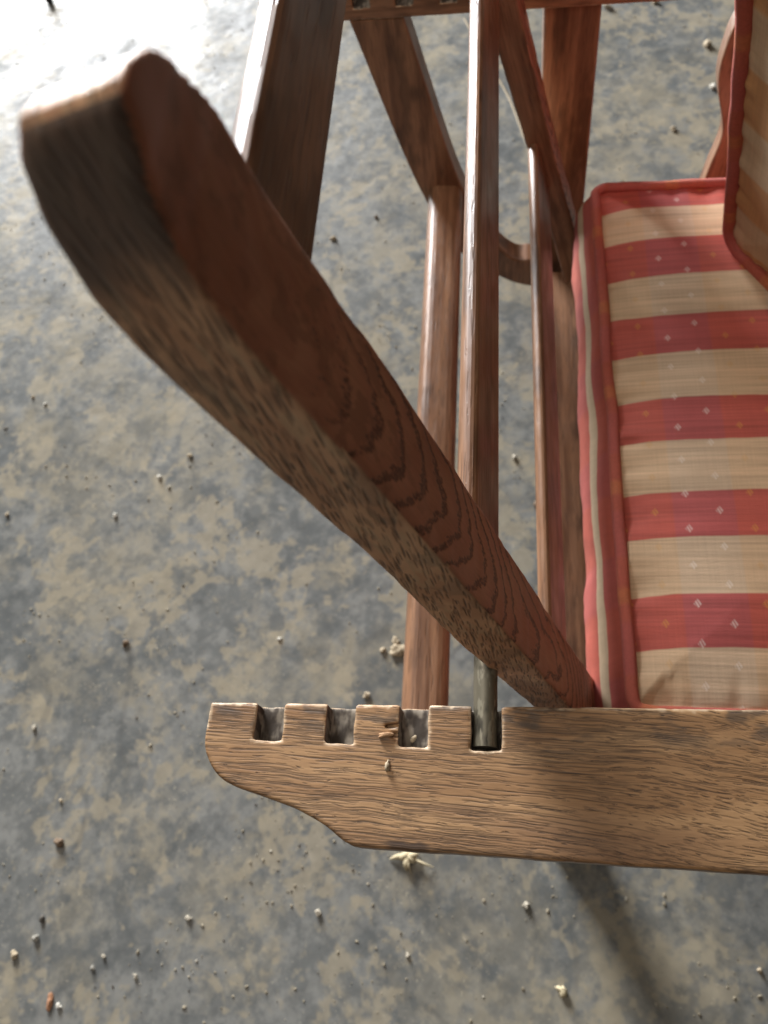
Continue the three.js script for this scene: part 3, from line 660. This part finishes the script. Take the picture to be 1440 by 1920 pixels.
{
  const m = add('leaf_bit', lump(0.0038, 0.002, 0.0085, 61, 0.6, 4), COL.rust, scene); m.position.set(-0.522, 0.002, 0.168); m.rotation.y = 0.1;
  tag(m, 'rusty orange dry leaf bit at the bottom left of the floor', 'leaf');
  const c = new THREE.CatmullRomCurve3([[-0.058, -1.66], [-0.02, -1.55], [0.035, -1.40], [0.06, -1.30], [0.082, -1.215]].map(([x, z]) => new THREE.Vector3(x, 0.0018, z)));
  tag(add('straw_stalk', new THREE.TubeGeometry(c, 40, 0.0019, 8, false), COL.tan, scene), 'long thin pale straw stalk on the floor beyond the middle back rail', 'straw');
}
{ // a metal stand just beyond the frame: only the tip of one foot shows, its legs mirror in the floor
  const stand = tag(group('metal_stand', scene, [0, 0, 0]), 'black metal stand whose foot tip shows on the bright floor at the top left', 'stand');
  const lg = (pts, r) => new THREE.TubeGeometry(new THREE.CatmullRomCurve3(pts.map(p => new THREE.Vector3(...p))), 30, r, 10, false);
  add('leg', lg([[-1.052, 0.008, -1.838], [-1.075, 0.012, -1.88], [-1.10, 0.08, -1.93], [-1.16, 0.62, -2.06]], 0.0085), COL.black, stand);
  add('leg', lg([[-0.70, 0.008, -1.93], [-0.715, 0.012, -1.96], [-0.73, 0.08, -1.99], [-0.78, 0.62, -2.08]], 0.0085), COL.black, stand);
  const top = new THREE.CylinderGeometry(0.02, 0.02, 0.5, 16); top.rotateZ(Math.PI / 2); top.translate(-0.97, 0.62, -2.07);
  add('crossbar', top, COL.black, stand);
}
{ // fine grit gathered in the dust, past counting
  const n = 2600, g = lump(1, 0.7, 0.9, 77, 0.9, 1), im = new THREE.InstancedMesh(g, solid([0.8, 0.8, 0.8]), n), M = new THREE.Matrix4(), q = new THREE.Quaternion(), up = new THREE.Vector3(0, 1, 0), col = new THREE.Color();
  for (let k = 0; k < n;) {
    const z = -1.9 + 2.1 * Math.pow(rnd(), 0.75), x = rr(-1.3, 0.6);
    if (rnd() > ss(0.42, 0.66, fbm(x * 7 + 20, z * 7 + 20, 4, 8))) continue;
    const s = 0.0006 + 0.0013 * Math.pow(rnd(), 3);
    q.setFromAxisAngle(up, rnd() * 6.28); M.compose(new THREE.Vector3(x, s * 0.4, z), q, new THREE.Vector3(s * rr(0.8, 1.7), s * rr(0.6, 1), s));
    im.setMatrixAt(k, M); const t = rnd(); im.setColorAt(k, t < 0.72 ? col.setRGB(0.34, 0.29, 0.205) : t < 0.86 ? col.setRGB(0.46, 0.42, 0.34) : col.setRGB(0.10, 0.08, 0.06)); k++;
  }
  im.name = 'floor_grit'; im.castShadow = im.receiveShadow = true; im.userData = { kind: 'stuff', label: 'fine sandy grit scattered over the dusty concrete floor', category: 'grit' }; scene.add(im);
}
// crumbs on the arm
for (const [x, z, rx, ry, rz, ang, c, label] of [
  [-0.0535, -0.0668, 0.0042, 0.0016, 0.0013, 0.15, 'wood', 'splinter of wood lying by the chip at the third notch'],
  [-0.0395, -0.0668, 0.0012, 0.0012, 0.0026, -0.5, 'tan', 'brown wood crumb lying inside the third notch'],
  [-0.0518, -0.0512, 0.0014, 0.0017, 0.0026, -0.1, 'tan', 'small tan crumb on the arm just below the third notch']]) {
  const m = add('wood_crumb', lump(rx, ry, rz, Math.round(900 + x * 1000), 0.5, 3), COL[c], scene);
  m.position.set(x, ARMTOP + (x === -0.0395 ? -NDEEP + 0.004 : 0.0008), z); m.rotation.y = ang; tag(m, label, 'crumb');
}
renderer.render(scene, camera);
